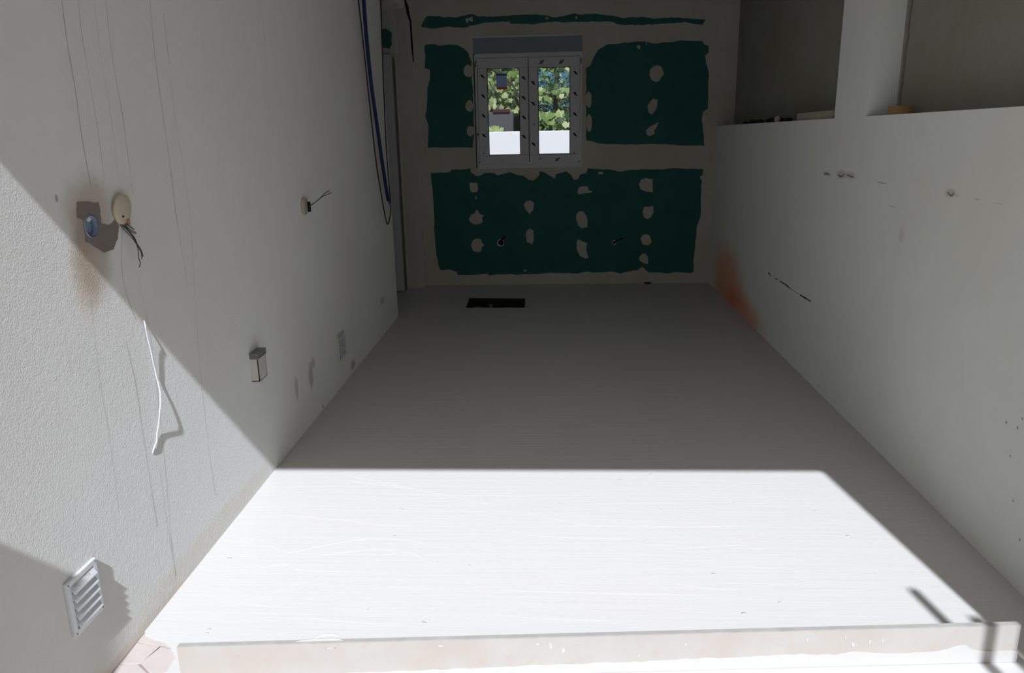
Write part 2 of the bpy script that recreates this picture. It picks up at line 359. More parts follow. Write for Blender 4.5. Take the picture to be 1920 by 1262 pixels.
# --- raised ridges left by the roller and the brush in the paint
def ridge(pts, r):
    P = smooth_path([fl(q)+Vector((0, 0, -r*0.35)) for q in pts], 5)
    n = len(P); rr = [r*max(0.12, min(1, 4*min(i, n-1-i)/n)) for i in range(n)]
    return tubeo('paint_ridge', P, rr, M_paint, floor, 6)
for pts, r in [
    ([(520, 884), (640, 900), (760, 915), (860, 934), (960, 955)], .0022), ([(610, 884), (720, 905), (800, 921)], .0018),
    ([(960, 955), (1050, 975), (1150, 992)], .0018), ([(480, 963), (560, 968), (640, 975), (720, 985), (860, 990)], .0022),
    ([(430, 1030), (470, 1025), (510, 1024), (540, 1036), (600, 1025), (680, 1011), (760, 1013), (850, 1032), (900, 1038)], .0022),
    ([(520, 1052), (600, 1042), (700, 1030), (770, 1037), (800, 1051), (826, 1060), (880, 1064)], .002), ([(440, 1082), (490, 1065), (540, 1058), (560, 1068), (640, 1072), (740, 1072)], .003),
    ([(440, 1140), (500, 1115), (560, 1095), (600, 1085)], .002), ([(430, 1128), (462, 1133), (520, 1135), (560, 1112)], .0018),
    ([(480, 1158), (580, 1160), (680, 1168), (800, 1174)], .002), ([(690, 1055), (710, 1030), (714, 1028)], .0016),
    ([(1060, 1082), (1068, 1065)], .0014), ([(1120, 1175), (1132, 1150), (1128, 1100)], .0013),
    ([(1200, 1030), (1290, 1028), (1380, 1022), (1420, 1030), (1470, 1026)], .0016), ([(1230, 1090), (1290, 1098), (1340, 1104), (1420, 1108)], .0016),
    ([(1300, 1066), (1400, 1062), (1440, 1066), (1500, 1060)], .0014), ([(540, 900), (580, 892), (620, 886)], .0012),
    ([(1000, 990), (1120, 985), (1300, 988), (1480, 982)], .0014), ([(900, 1105), (1100, 1112), (1400, 1118)], .0014), ([(940, 1000), (1100, 1010), (1250, 1009)], .0014),
    ([(300, 1130), (318, 1126), (345, 1121)], .002), ([(575, 1202), (600, 1192), (625, 1190), (640, 1196)], .006),
    ([(680, 925), (800, 928), (1000, 930), (1200, 928)], .0012), ([(900, 1150), (1020, 1160), (1200, 1165)], .0014), ([(1250, 930), (1380, 933), (1500, 930)], .0012)]:
    ridge(pts, r*.8)
# small lumps in the paint
bm = bmesh.new()
for q in [(1368, 933), (1376, 941), (1338, 1076), (1325, 1031), (1462, 1130), (1050, 945), (1115, 914), (1163, 900), (1500, 940), (1530, 958), (1208, 1014), (1268, 1183), (740, 1005), (752, 955), (690, 1143), (793, 1165), (796, 1168), (430, 1047), (392, 1180), (388, 1187), (1395, 1150), (1076, 1130), (1590, 1005), (880, 1060), (1240, 955), (1640, 1075), (1180, 940), (1220, 890), (720, 965)]:
    c = fl(q); r = random.uniform(.0035, .008)
    bmesh.ops.create_icosphere(bm, subdivisions=1, radius=r, matrix=Matrix.Translation(c) @ Matrix.Diagonal((1.3, .8, .22, 1)))
sp = from_bm('paint_lumps', bm, M_wpaint, floor, True); sp['kind'] = 'stuff'

# --- left wall (a round hole for the blue box), ending before the back wall
hc = xw((170, 424)); HR = 0.034
wall_left = struct(plate('wall_left', [(-0.5, -0.25), (6.385, -0.25), (6.385, CEIL), (-0.5, CEIL)], [circ(hc.y, hc.z, HR)], 0.22, lambda u, v, w: (-w, u, v), M_left))
# passage behind the end of the left wall
wb = bmesh.new(); box(wb, (-1.40, 6.0, -.25), (-1.25, D+.2, CEIL)); box(wb, (-1.40, 6.0, -.25), (-.22, 6.15, CEIL))
wall_passage = struct(from_bm('wall_passage', wb, M_plain))
DY = 7.44
bm = bmesh.new()
box(bm, (-1.25, DY+.02, 2.22), (-.10, DY+.12, CEIL)); box(bm, (-1.25, DY+.02, -.25), (-1.06, DY+.12, 2.22))
box(bm, (-.13, DY+.19, -.25), (.030, D-.001, CEIL)); box(bm, (-.20, DY+.10, -.25), (-.128, D-.001, CEIL))
wall_return = struct(from_bm('wall_return', bm, M_plain))
g = [(713, 56), (722, 54), (730, 57), (735, 62), (734, 74), (735, 84), (730, 92), (722, 90), (714, 88), (706, 88), (706, 56)]
plate('green_board_patch', [(yw(q, DY+.018).x, yw(q, DY+.018).z) for q in jag(g, 3, .8, 9)], [], .004, lambda u, v, w: (u, DY+.016+w, v), M_green, wall_return)
# sloping soffit at the passage ceiling
bm = bmesh.new(); box(bm, (-1.25, 6.37, 2.60), (0.0, DY+.02, CEIL)); struct(from_bm('ceiling_passage', bm, M_plain))
# door in the passage, its right jamb shows
door = struct(empty('door_1', (-.60, DY, 0)))
boxo('door_jamb', (-.215, DY-.05, .012), (-.135, DY+.02, 2.21), M_wframe, door, .006)
boxo('door_jamb', (-1.06, DY-.05, .012), (-.99, DY+.02, 2.21), M_wframe, door, .006)
boxo('door_head', (-.99, DY-.05, 2.14), (-.215, DY+.02, 2.21), M_wframe, door, .006)
boxo('door_leaf', (-.985, DY-.02, .015), (-.22, DY+.015, 2.135), M_wframe, door, .004)
boxo('door_gasket', (-.242, DY-.055, .012), (-.216, DY-.02, 2.205), M_gasket, door)
latheo('door_handle', [(0.0001, 0), (.022, 0), (.022, .008), (.009, .012), (.009, .045), (.0001, .046)], (-.92, DY-.02, 1.03), (0, -1, 0), M_steel, door, 16)

# --- back wall: green boards, coated with joint compound except for ragged green fields
wx0, wx1 = (yw((886, 190)).x+yw((891, 190)).x)/2, yw((1093, 190)).x
wz1, wz0 = yw((990, 65)).z, yw((990, 315)).z
def rectp(a, b, c, d): return [(a, b), (c, b), (c, d), (a, d)]
wall_back = struct(plate('wall_back', rectp(-1.4, -.25, 3.3, CEIL), [rectp(wx0+.01, wz0+.01, wx1-.01, wz1-.01)], .22, lambda u, v, w: (u, D+w, v), M_green))
strip = [(790,47),(799.5,30),(823,31),(854,33),(886,26),(895,31),(925,31),(988,27),(1019,28),(1042,32.7),(1076,25.6),(1092,27),(1110,25.4),(1154,30),(1167,33.5),(1209,32),(1225,35),(1259,32.7),(1287,34),(1323,36.6),(1319,46.5),(1282,42),(1204,47),(1157,46),(1146,40.5),(1110,40.5),(1060,42),(1034,41),(1001,45),(958,45),(954,40.5),(917,42),(883,48),(875,52),(839,51),(807,53.6),(791,52)]
gl_ = [(795.6,83.7),(819,83),(820,86),(844,83.7),(857,83.7),(870,91.5),(879,100.7),(880.5,107),(884,112),(884.5,152),(886,162),(888,220),(888.5,256),(886,277),(849,276.6),(802,276.6),(803,235),(798,217),(801,193.5),(802,165),(807,146),(807,136),(805,131),(797,128),(797,104.6)]
gr_ = [(1099,128),(1107,123),(1110,115),(1115,104.6),(1121.6,94),(1136,83.7),(1178,79.7),(1209,77),(1225,81),(1251,79.7),(1277,76),(1316,76),(1320,83.7),(1328,85),(1328,99),(1321.6,104.6),(1324,120),(1329,133),(1328,172.5),(1327,204),(1317.6,209),(1316,225),(1319,248),(1321,273),(1287.6,273),(1230,270),(1183,271),(1125.5,270),(1110,265),(1099,264)]
lo_ = [(808,325),(844,322.6),(846,319),(882,316),(883,322.6),(894,330),(903,328.5),(907,324),(927,325),(932,328.5),(944,326),(956,322.6),(967.6,327),(982,330),(991,337),(1001,339),(1010,330),(1013,321),(1020,322.6),(1040,335.7),(1042.5,327),(1062.6,321),(1070,327),(1075.6,338),(1085,335.7),(1087.5,327),(1099,325),(1103,315.5),(1147,318),(1161,321),(1194.5,318),(1242,318),(1263,315.5),(1319,317),(1318,328.5),(1312,331),(1315.7,340),(1314.5,376),(1313,404.6),(1307,423.6),(1304,452),(1301,480.6),(1300,509),(1292,513),(1273,510),(1256,512),(1220.6,511.5),(1213.5,509),(1204,500),(1194.5,507),(1171,510),(1163.6,513),(1144.6,509),(1128,511),(1095,510),(1083,513),(1040,511.5),(1013,513),(975,515),(941,514),(920,516),(912,513),(889,515),(858,515),(856,510),(842,505.6),(825,507),(818,480.6),(814,419),(812,366.5),(809.5,343)]
def bw2(poly): return [(yw(q).x, yw(q).z) for q in poly]
holes = [bw2(jag(strip, 6, .9, 1)), bw2(jag(gl_, 8, .8, 2)), bw2(jag(gr_, 8, .8, 3)), bw2(jag(lo_, 8, .8, 4)), rectp(wx0+.005, wz0+.005, wx1-.005, wz1-.005)]
plate('joint_compound', rectp(.031, -.001, 3.05, CEIL), holes, .004, lambda u, v, w: (u, D-.004+w, v), M_compound, wall_back)
def spot(poly, name='filler_spot', mat=None):
    return plate(name, bw2(poly), [], .003, lambda u, v, w: (u, D-.003+w, v), mat or M_filler, wall_back)
sp_list = [ell(878, 133, 9, 12, 16, .1, 1), ell(880.5, 198.7, 7.5, 11, 16, .1, 2), ell(882, 245.7, 7, 10, 16, .1, 3), ell(1104, 187, 5.5, 16, 18, .08, 4), ell(1104.5, 231, 5.5, 17, 18, .08, 5),
    [(1219,130),(1226,124),(1233,122.5),(1240,125),(1243,133),(1245,139),(1240,145),(1236,152),(1230,154),(1222,150),(1218,142)],
    [(1214,199),(1219,191),(1226,184),(1228,187),(1233,186),(1232,200),(1227,210),(1222,215),(1216,211)], [(1211,245),(1217,238),(1228,233),(1235,228),(1232,237),(1226,246),(1227,252),(1216,255),(1212,251)],
    [(1193,86),(1198,84),(1201,88),(1200,93),(1196,91)], [(880,343),(895,343),(896,346),(896,358),(892,361),(883,360),(881,352)],
    [(879,411),(883,403),(890,400),(894,392),(898,398),(901,402),(908,404),(904,408),(906,416),(899,420),(890,421),(882,417)], [(883,460),(887,450),(894,447),(902,449),(904,455),(908,460),(903,464),(902,472),(894,473),(886,469)],
    [(982,383),(987,377),(995,376),(1001,381),(1000,394),(996,397),(993,402),(990,398),(985,392)], [(985,440),(989,431),(995,429),(1000,433),(1001,446),(1000,452),(997,459),(994,456),(988,455),(987,447)],
    [(1083,358),(1086,351),(1093,349),(1101,350),(1104,357),(1112,359),(1106,362),(1094,363),(1084,364)], [(1081,402),(1086,396),(1093,396),(1099,404),(1102,412),(1101,426),(1091,428),(1085,423),(1080,411)],
    [(1081,455),(1084,449),(1093,453),(1101,456),(1099,467),(1101,477),(1104,483),(1099,485),(1088,480),(1082,470)], [(1198,346),(1202,337),(1211,334),(1224,336),(1224,360),(1212,360),(1201,355)],
    [(1205,398),(1208,388),(1217,388),(1225,386),(1225,399),(1220,408),(1214,411),(1207,407)], [(1201,448),(1205,441),(1213,439),(1219,443),(1222,455),(1215,460),(1205,458)], [(1198,483),(1203,477),(1209,475),(1214,481),(1215,490),(1215,495),(1206,493),(1200,489)],
    [(1122,322.5),(1130,322),(1131,326.5),(1122,327)], [(891,369),(894,369),(894,373),(891,373)], ell(985, 507.5, 3, 2, 8, .1, 8), ell(1025, 34, 3.5, 2.5, 8, .2, 9), ell(1080.5, 33, 1.7, 3, 8, .2, 10),
    [(872,36),(882,33),(886,30),(887,40),(883,41),(880,37),(876,44)], ell(1212, 82, 1.2, 2.5, 8, .2, 11), ell(885, 108, 3, 7, 10, .2, 12)]
for s_ in sp_list: spot(jag(s_, 5, .35, len(s_)))
boxo('joint_and_shade', (-.1325, DY+.021, .0), (-.1285, DY+.101, 2.19), M_pipe, wall_return)  # grey strip standing in for the soft shadow beside the door frame
# dark open joint at the upper left corner of the back wall
crk = [(757, -12), (761, 0), (766, 12), (768, 26), (771, 38), (774, 80), (776, 114), (774.5, 118), (771, 90), (768, 40), (763, 28), (758, 0), (755, -12)]
plate('joint_and_shade', [(yw(q, DY+.19).x, yw(q, DY+.19).z) for q in crk], [], .003, lambda u, v, w: (u, DY+.187+w, v), M_gasket, wall_return)

# --- right wall: half-height wall with ledge, pillar, niches above
LED = [(D, 1.523), (4.546, 1.562), (2.76, 1.584), (.96, 1.597)]
def ledz(y):
    for (a, za), (b, zb) in zip(LED, LED[1:]):
        if b <= y <= a: return za+(zb-za)*(a-y)/(a-b)
    return LED[-1][1]
NX = W+.155
wall_right = struct(plate('wall_right', [(.96, -.25), (D, -.25)]+[(y, z) for y, z in LED], [], .40, lambda u, v, w: (W+w, u, v), M_right))
def pillar(y0, y1):
    plate('pillar', [(y0, ledz(y0)), (y1, ledz(y1)), (y1, CEIL), (y0, CEIL)], [], .35, lambda u, v, w: (W+w, u, v), M_right, wall_right)
pillar(4.095, 4.543)
pillar(1.151, 1.45)
bm = bmesh.new(); box(bm, (W, 1.45, 2.52), (NX+.2, 4.095, CEIL)); box(bm, (W, 4.543, 2.66), (NX+.2, D, CEIL)); from_bm('niche_head', bm, M_right, wall_right)
bm = bmesh.new(); box(bm, (NX, 1.45, 1.5), (NX+.15, 4.095, 2.6)); box(bm, (NX+.012, 4.543, 1.5), (NX+.15, D, 2.7)); from_bm('niche_back', bm, M_mortar, wall_right)
# ragged plaster lip beside the pillar reveal
rg = [(4.0945, 1.57), (4.0945, 2.6)] + jag([(4.062, 2.6), (4.070, 2.3), (4.064, 2.0), (4.078, 1.75), (4.074, 1.57)], .03, .007, 6, False)
plate('ragged_plaster', rg, [], .012, lambda u, v, w: (NX-.012+w, u, v), M_mortar, wall_right)
boxo('niche_end', (W+.002, D-.012, 1.50), (NX+.02, D-.0045, 2.7), M_compound, wall_right)
# --- ceiling, front wall with the wide opening
struct(boxo('ceiling', (-1.4, -.0+.95, CEIL), (3.5, D+.25, CEIL+.2), M_ceiling))
FY0, FY1, LZ, JX = .95, 1.15, 2.387, 2.862
bm = bmesh.new(); box(bm, (-1.4, FY0, LZ), (3.5, FY1, 3.0)); box(bm, (JX, FY0, -.2), (3.5, FY1, LZ)); 
wall_front = struct(from_bm('wall_front', bm, M_facade))
bm = bmesh.new(); box(bm, (-30, -30, -.35), (30, 30, -.26)); struct(from_bm('ground', bm, M_ground))

# ================================================================== WINDOW
win = struct(empty('window_1', ((wx0+wx1)/2, D, wz0)))
FY = D-.012
def X(px_, py): return yw((px_, py)).x
def Z(py): return yw((990, py)).z
zt = Z(102); zs = Z(65)
bm = bmesh.new(); box(bm, (wx0, FY+.01, Z(98)), (wx1, D+.2, Z(68)))
from_bm('shutter_box', bm, M_shutter, win)
boxo('shutter_box_rim', (wx0-.004, FY-.004, Z(69)), (wx1+.004, D+.02, zs), M_wframe, win, .004)
fx0, fx1 = X(892, 200), X(1092, 200)
bm = bmesh.new(); gz0 = Z(307)
box(bm, (fx0, FY, Z(107)), (fx1, D+.07, Z(98.5)), .003); box(bm, (fx0, FY, wz0), (fx1, D+.07, Z(306)), .003)
box(bm, (fx0, FY, Z(306.5)), (X(896.5, 200), D+.07, Z(106.5)), .003); box(bm, (X(1087.5, 200), FY, Z(306.5)), (fx1, D+.07, Z(106.5)), .003)
from_bm('window_frame', bm, M_wframe, win)
mids = X(991.5, 200)
for (sx0, sx1, gx0, gx1) in ((X(897.2, 200), X(991, 200), X(914.5, 200), X(974.7, 200)), (X(992, 200), X(1087, 200), X(1009, 200), X(1069, 200))):
    bm = bmesh.new(); t0, t1, g0, g1 = Z(305.3), Z(107.6), Z(290), Z(126.5)
    box(bm, (sx0, FY-.008, g1), (sx1, D+.055, t1), .004); box(bm, (sx0, FY-.008, t0), (sx1, D+.055, g0), .004)
    box(bm, (sx0, FY-.008, g0), (gx0, D+.055, g1), .004); box(bm, (gx1, FY-.008, g0), (sx1, D+.055, g1), .004)
    sash = from_bm('sash', bm, M_wframe, win)
    bm = bmesh.new(); box(bm, (gx0-.001, D+.018, g1-.006), (gx1+.001, D+.03, g1)); box(bm, (gx0-.001, D+.018, g0), (gx1+.001, D+.03, g0+.006))
    box(bm, (gx0, D+.018, g0), (gx0+.006, D+.03, g1)); box(bm, (gx1-.006, D+.018, g0), (gx1, D+.03, g1))
    from_bm('gasket', bm, M_gasket, sash)
    boxo('pane', (gx0, D+.022, g0), (gx1, D+.026, g1), M_glass, sash)
# dark strip paints the seam shadow where the sashes meet
boxo('seam_shadow_strip', (mids-.003, FY-.002, Z(305)), (mids+.003, D+.02, Z(107.5)), M_gasket, win)
boxo('hinge', (X(894, 200)-.003, FY-.016, Z(124)), (X(894, 200)+.003, FY, Z(112)), M_gasket, win)
boxo('hinge', (X(1089, 200)-.003, FY-.016, Z(122)), (X(1089, 200)+.003, FY, Z(111)), M_gasket, win)
boxo('hinge', (X(894.6, 200)-.007, FY-.016, Z(252)), (X(894.6, 200)+.007, FY, Z(249)), M_gasket, win)
# printed marks on the protective film
def mark(cx, cy, kind):
    c = yw((880+cx/4.674, 50+cy/4.674), FY-.009); bm = bmesh.new(); u = .0036
    def stroke(x0, z0, x1, z1, w):
        q = [(x0-w, z0), (x0+w, z0), (x1+w, z1), (x1-w, z1)]
        bm.faces.new([bm.verts.new((c.x+a*u, FY-.0088, c.z+b*u)) for a, b in q])
    if kind == 's': stroke(-4, 4, 1, -4, 1.7); stroke(-.5, 3.5, 5, -6, 1.7)
    elif kind == 't': stroke(-5, -5, -1, 4, 1.6); stroke(-1, -4, 5, 5, 1.7)
    elif kind == 'p': stroke(-2, 2.5, 2, -.5, 1.1); stroke(2, .5, -1, -2.5, 1)
    else: stroke(0, -2, 0, 2, 1.2)
    from_bm('film_mark', bm, M_print, win)
for cx_, cy_, kd in [(113,433,'s'),(120,607,'s'),(123,780,'s'),(127,952,'s'),(125,1110,'p'),(88,1187,'p'),(474,447,'s'),(475,622,'s'),(477,793,'s'),(478,962,'s'),(558,490,'s'),(559,672,'s'),(566,858,'p'),(562,1028,'s'),
    (930,402,'s'),(927,585,'s'),(925,765,'s'),(923,943,'s'),(918,1107,'p'),(963,1182,'p'),(636,310,'t'),(807,308,'t'),(773,1163,'t'),(620,1157,'d')]: mark(cx_, cy_, kd)
# label stuck on the left pane
lab = struct(empty('window_label', (X(940, 150), D+.02, Z(167)))); del lab['kind']; lab.parent = win; place_child(lab, win); lab.location = (X(940, 150), D+.02, Z(167))
lx0, lx1 = X(930.3, 150), X(950, 150)
for nm, za, zb, mt in (('label_sheet', 162, 140.5, M_stick_b), ('label_header', 140.5, 136.5, M_stick_n), ('label_footer', 166.5, 162, M_stick_r)):
    bm = bmesh.new(); bm.faces.new([bm.verts.new(v) for v in ((lx0, D+.0212, Z(za)), (lx1, D+.0212, Z(za)), (lx1, D+.0212, Z(zb)), (lx0, D+.0212, Z(zb)))]); from_bm(nm, bm, mt, win)
bpy.data.objects.remove(lab)

# ================================================================== THINGS ON THE LEFT WALL
# hairline dirt runs (thin proud ribbons)
def ribbon(pts, w, x, name, mat, parent, plane='x'):
    P = smooth_path([xw(q, x) for q in pts], 4); bm = bmesh.new(); prev = None; n = len(P)
    for i, q in enumerate(P):
        t = (P[min(i+1, n-1)]-P[max(i-1, 0)]).normalized(); s_ = Vector((1, 0, 0)).cross(t)
        ww = w*(0.45+0.55*abs(noise.noise(q*9+Vector((0, 0, x)))*2))
        cur = (bm.verts.new(q+s_*ww), bm.verts.new(q-s_*ww))
        if prev: bm.faces.new((prev[0], prev[1], cur[1], cur[0]))
        prev = cur
    return from_bm(name, bm, mat, parent)
for pts, w in [([(116,0),(127,84),(140,160),(154,258),(167,330),(172,352)], .0011), ([(147,0),(153,60),(170,160),(186,260),(196,340)], .0007), ([(198,0),(212,115),(229,210),(240,290),(250,365)], .0007),
    ([(281,0),(290,100),(303,195),(318,300),(330,400),(340,460),(352,540)], .0009), ([(307,25),(313,80),(318,120)], .001), ([(320,150),(330,230),(345,320),(358,420),(366,560),(376,700),(395,870),(405,930)], .0007),
    ([(492,30),(500,120),(506,210),(512,260)], .0008), ([(229,420),(229,510),(240,560),(255,600)], .0009), ([(260,520),(280,620),(293,720),(310,880),(320,1000),(330,1090)], .0007), ([(170,560),(185,700),(205,820),(222,950)], .0005),
    ([(236,640),(256,730),(275,860),(295,990)], .0009), ([(300,880),(310,960),(330,1080)], .0007), ([(514,10),(520,80)], .0008), ([(176,0),(190,110),(204,190),(222,330)], .0005), ([(632,440),(640,520),(645,600)], .0008)]:
    ribbon(pts, w, .0008, 'hairline', M_hair, wall_left)
# wet mortar around the box
mp = [(310,290),(400,280),(470,300),(510,290),(530,480),(600,500),(650,450),(690,500),(680,620),(640,720),(560,745),(480,700),(430,660),(390,650),(380,560),(372,450),(310,430)]
mpp = [(80+a/4.854, 320+b/4.854) for a, b in mp]
plate('mortar_patch', [(xw(q).y, xw(q).z) for q in jag(mpp, 5, .8, 4)], [circ(hc.y, hc.z, HR)], .0015, lambda u, v, w: (w, u, v), M_wet, wall_left)
# blue box set in the hole
t = thing('wall_box', (0, hc.y, hc.z), 'grey-blue round wiring box set in the damp brown mortar of the left wall', 'wiring box')
latheo('box_cup', [(HR-.002, .004), (HR-.0005, .004), (HR-.0005, -.05), (.0001, -.05), (.0001, -.045), (HR-.004, -.045), (HR-.004, .004)], (0, hc.y, hc.z), (1, 0, 0), M_bluebox, t)
latheo('box_plug', [(.0001, -.012), (HR-.005, -.010), (HR-.005, -.016), (.0001, -.018)], (0, hc.y, hc.z), (1, 0, 0), M_bluebox, t)
latheo('paper_scrap', [(.0001, .004), (.010, .003), (.012, -.004), (.0001, -.006)], (-.004, hc.y, hc.z+.024), (1, 0, .3), M_chip, t, 10)
# cream cover, hanging a little open with wires below
cc = xw((224, 392)); ax = Vector((1, 0, -.12))
t = thing('junction_cover', (0, cc.y, cc.z), 'cream round junction cover with dark wires hanging beneath, right of the mortar patch', 'junction cover')
latheo('cover_disc', [(.0001, .016), (.040, .0155), (.0455, .013), (.0465, .008), (.046, .003), (.0001, .003)], (0, cc.y, cc.z), ax, M_cream, t)
latheo('screw_hole', [(.0001, .0168), (.003, .0168), (.003, .014), (.0001, .014)], (0, cc.y-.012, cc.z-.020), ax, M_gasket, t, 10)
bm = bmesh.new(); q = xw((236, 414), .004); box(bm, (.001, q.y-.012, q.z-.014), (.012, q.y+.012, q.z+.022), .003); from_bm('cover_edge_block', bm, M_tape_o, t)  # ochre block at the lower right edge of the cover
def wire(name, pts, x0, x1, r, mat, par):
    n = len(pts); P = [xw(q, x0+(x1-x0)*math.sin(math.pi*.55*i/(n-1))) for i, q in enumerate(pts)]
    return tubeo(name, smooth_path(P, 5), r, mat, par, 6)
wire('wire', [(225,421),(233,431),(243,441),(252,452),(257,461),(259,470),(260,483),(263,493),(261,501)], .006, .03, .0014, M_grey, t)
wire('wire', [(229,422),(240,432),(250,445),(257,458),(264,469),(268,481)], .006, .035, .0022, M_grey, t)
wire('wire', [(234,422),(245,436),(253,447),(259,462),(265,475),(266,486)], .006, .03, .0013, M_grey, t)
wire('wire', [(235,418),(243,424),(251,430)], .006, .03, .0018, M_grey, t)
wire('wire_tail', [(236,425),(246,433),(254,437)], .004, .012, .004, M_pipe, t)
# second cover farther in
cc = xw((569, 386)); t = thing('junction_cover', (0, cc.y, cc.z), 'small cream round junction cover with two thin green wires sticking up, mid left wall', 'junction cover')
latheo('cover_disc', [(.0001, .014), (.040, .0135), (.045, .011), (.046, .001), (.0001, .001)], (0, cc.y, cc.z), (1, 0, 0), M_cream, t)
bm = bmesh.new(); q = xw((578, 385), .0145); box(bm, (.013, q.y-.012, q.z-.035), (.026, q.y+.010, q.z+.02), .004); from_bm('terminal_block', bm, M_gasket, t)
wire('wire', [(577,388),(590,380),(600,372),(607,364),(613,360),(618,357)], .02, .10, .0022, M_gwire, t)
wire('wire', [(577,388),(586,383),(595,376),(604,369),(613,365),(622,361)], .02, .10, .0022, M_gwire, t)
# ivory trunking box
q0 = xw((473, 719)); t = thing('trunking_box', (0, q0.y+.05, q0.z), 'ivory plastic trunking stub with open dark top low on left wall', 'trunking')
y0, y1, z0, z1 = q0.y+.0, q0.y+.092, q0.z+.008, q0.z+.122
bm = bmesh.new(); th = .004; DX = .036
box(bm, (.0, y0, z0), (DX, y0+th, z1)); box(bm, (.0, y1-th, z0), (DX, y1, z1)); box(bm, (DX-th, y0, z0), (DX, y1, z1)); box(bm, (.0, y0, z0), (DX, y1, z0+th))
from_bm('trunking_body', bm, M_creamw, t)
boxo('dark_recess', (.0005, y0+th, z1-.02), (DX-th, y1-th, z1-.012), M_gasket, t)
boxo('top_collar', (.0, y0-.004, z1-.012), (DX+.005, y1+.004, z1+.016), M_pipe, t, .003)
# louvred grilles
def grille(yc, zc, w, h, label, tape):
    t = thing('vent_grille', (0, yc, zc), label, 'vent grille', 'louvred grilles on the left wall')
    y0, y1, z0, z1 = yc-w/2, yc+w/2, zc-h/2, zc+h/2; b = .017; bm = bmesh.new()
    for a, c in (((.0, y0, z0), (.011, y1, z0+b)), ((.0, y0, z1-b), (.011, y1, z1)), ((.0, y0, z0+b*.9), (.011, y0+b, z1-b*.9)), ((.0, y1-b, z0+b*.9), (.011, y1, z1-b*.9))): box(bm, a, c, .0025)
    from_bm('grille_frame', bm, M_pvc, t)
    boxo('grille_back', (.0004, y0+b*.9, z0+b*.9), (.003, y1-b*.9, z1-b*.9), M_pvc, t)
    n = 5; pitch = (h-2*b)/n
    for i in range(n):
        zb = z0+b+i*pitch; bm = bmesh.new()
        prof = [(.003, zb+pitch), (.006, zb+pitch), (.020, zb+pitch*.22), (.020, zb+pitch*.10), (.017, zb+pitch*.10), (.003, zb+pitch*.85)]
        A = [bm.verts.new((x_, y0+b+.001, z_)) for x_, z_ in prof]; B = [bm.verts.new((x_, y1-b-.001, z_)) for x_, z_ in prof]
        for j in range(6): bm.faces.new((A[j], A[(j+1) % 6], B[(j+1) % 6], B[j]))
        bm.faces.new(A); bm.faces.new(list(reversed(B))); from_bm('louvre', bm, M_pvc, t)
    for yy in (y0+.008, y1-.008):
        for zz in (z0+.008, z1-.008): latheo('screw', [(.0001, .0125), (.0028, .012), (.003, .0105)], (0, yy, zz), (1, 0, 0), M_pipe, t, 10)
    if tape:
        for yy in tape:
            bm = bmesh.new(); zz = z1-b-.004
            vs = [(.0082, yy-.011, zz-.002), (.0082, yy+.010, zz+.002), (.0185, yy+.014, zz-.019), (.0185, yy-.008, zz-.022)]
            f = bm.faces.new([bm.verts.new(v) for v in vs]); r = bmesh.ops.extrude_face_region(bm, geom=[f])
            bmesh.ops.translate(bm, verts=[g for g in r['geom'] if isinstance(g, bmesh.types.BMVert)], vec=(.0012, 0, .0008)); from_bm('tape_scrap', bm, M_tape_c, t)
    return t
vp = [xw(q) for q in ((118, 1098), (172, 1050), (189, 1140), (137, 1190))]
grille(sum(v.y for v in vp)/4, sum(v.z for v in vp)/4, .142, .166, 'white louvred vent grille in the sunlit near corner, tape scraps on its top slat', [vp[0].y+.032, vp[0].y+.085])
vp = [xw(q) for q in ((630, 632), (641, 621), (645, 662), (636, 675))]
grille(sum(v.y for v in vp)/4, sum(v.z for v in vp)/4, .150, .160, 'dim small vent grille low on left wall far inside, in shade', None)
# white cable: lies along the photographed line and throws the photographed shadow
cab = [(270,600),(272,612),(276,632),(284,665),(292,702),(299,730),(301,755),(299,780),(295,808),(293,830),(286,848),(285,852)]
sh = [(306,650),(306,657),(303,675),(304,700),(305,720),(318,748),(330,775),(339,802),(336,812),(310,818),(302,830),(298,845),(286,850)]
def cab_x(y):
    for (xa, ya), (xb, yb) in zip(cab, cab[1:]):
        if ya <= y <= yb: return xa+(xb-xa)*(y-ya)/(yb-ya)
    return cab[0][0] if y < cab[0][1] else cab[-1][0]
P3 = [xw(cab[0], .004)]
for (sx, sy) in smooth_path([(a, b, 0) for a, b in sh], 2) and [(v.x, v.y) for v in smooth_path([(a, b, 0) for a, b in sh], 2)]:
    Sp = xw((sx, sy)); best = None
    for i in range(0, 400):
        tt = i*.004; Pp = Sp - SUN*tt; u, v_ = px_of(Pp); e = abs(u-cab_x(v_))
        if best is None or e < best[0]-.3: best = (e, tt)
        if e < .5: best = (e, tt); break
    P3.append(Sp-SUN*best[1])
P3 = [p for p in P3]
P3.append(xw((285, 853), .002))
# keep it monotone downwards
Q = [P3[0]]
for p in P3[1:]:
    if p.z < Q[-1].z-.004: Q.append(p)
t = tag(tubeo('white_cable', smooth_path(Q, 4), .0021, M_white, None, 8), 'thin white cable hanging loose against the sunlit left wall', 'cable')
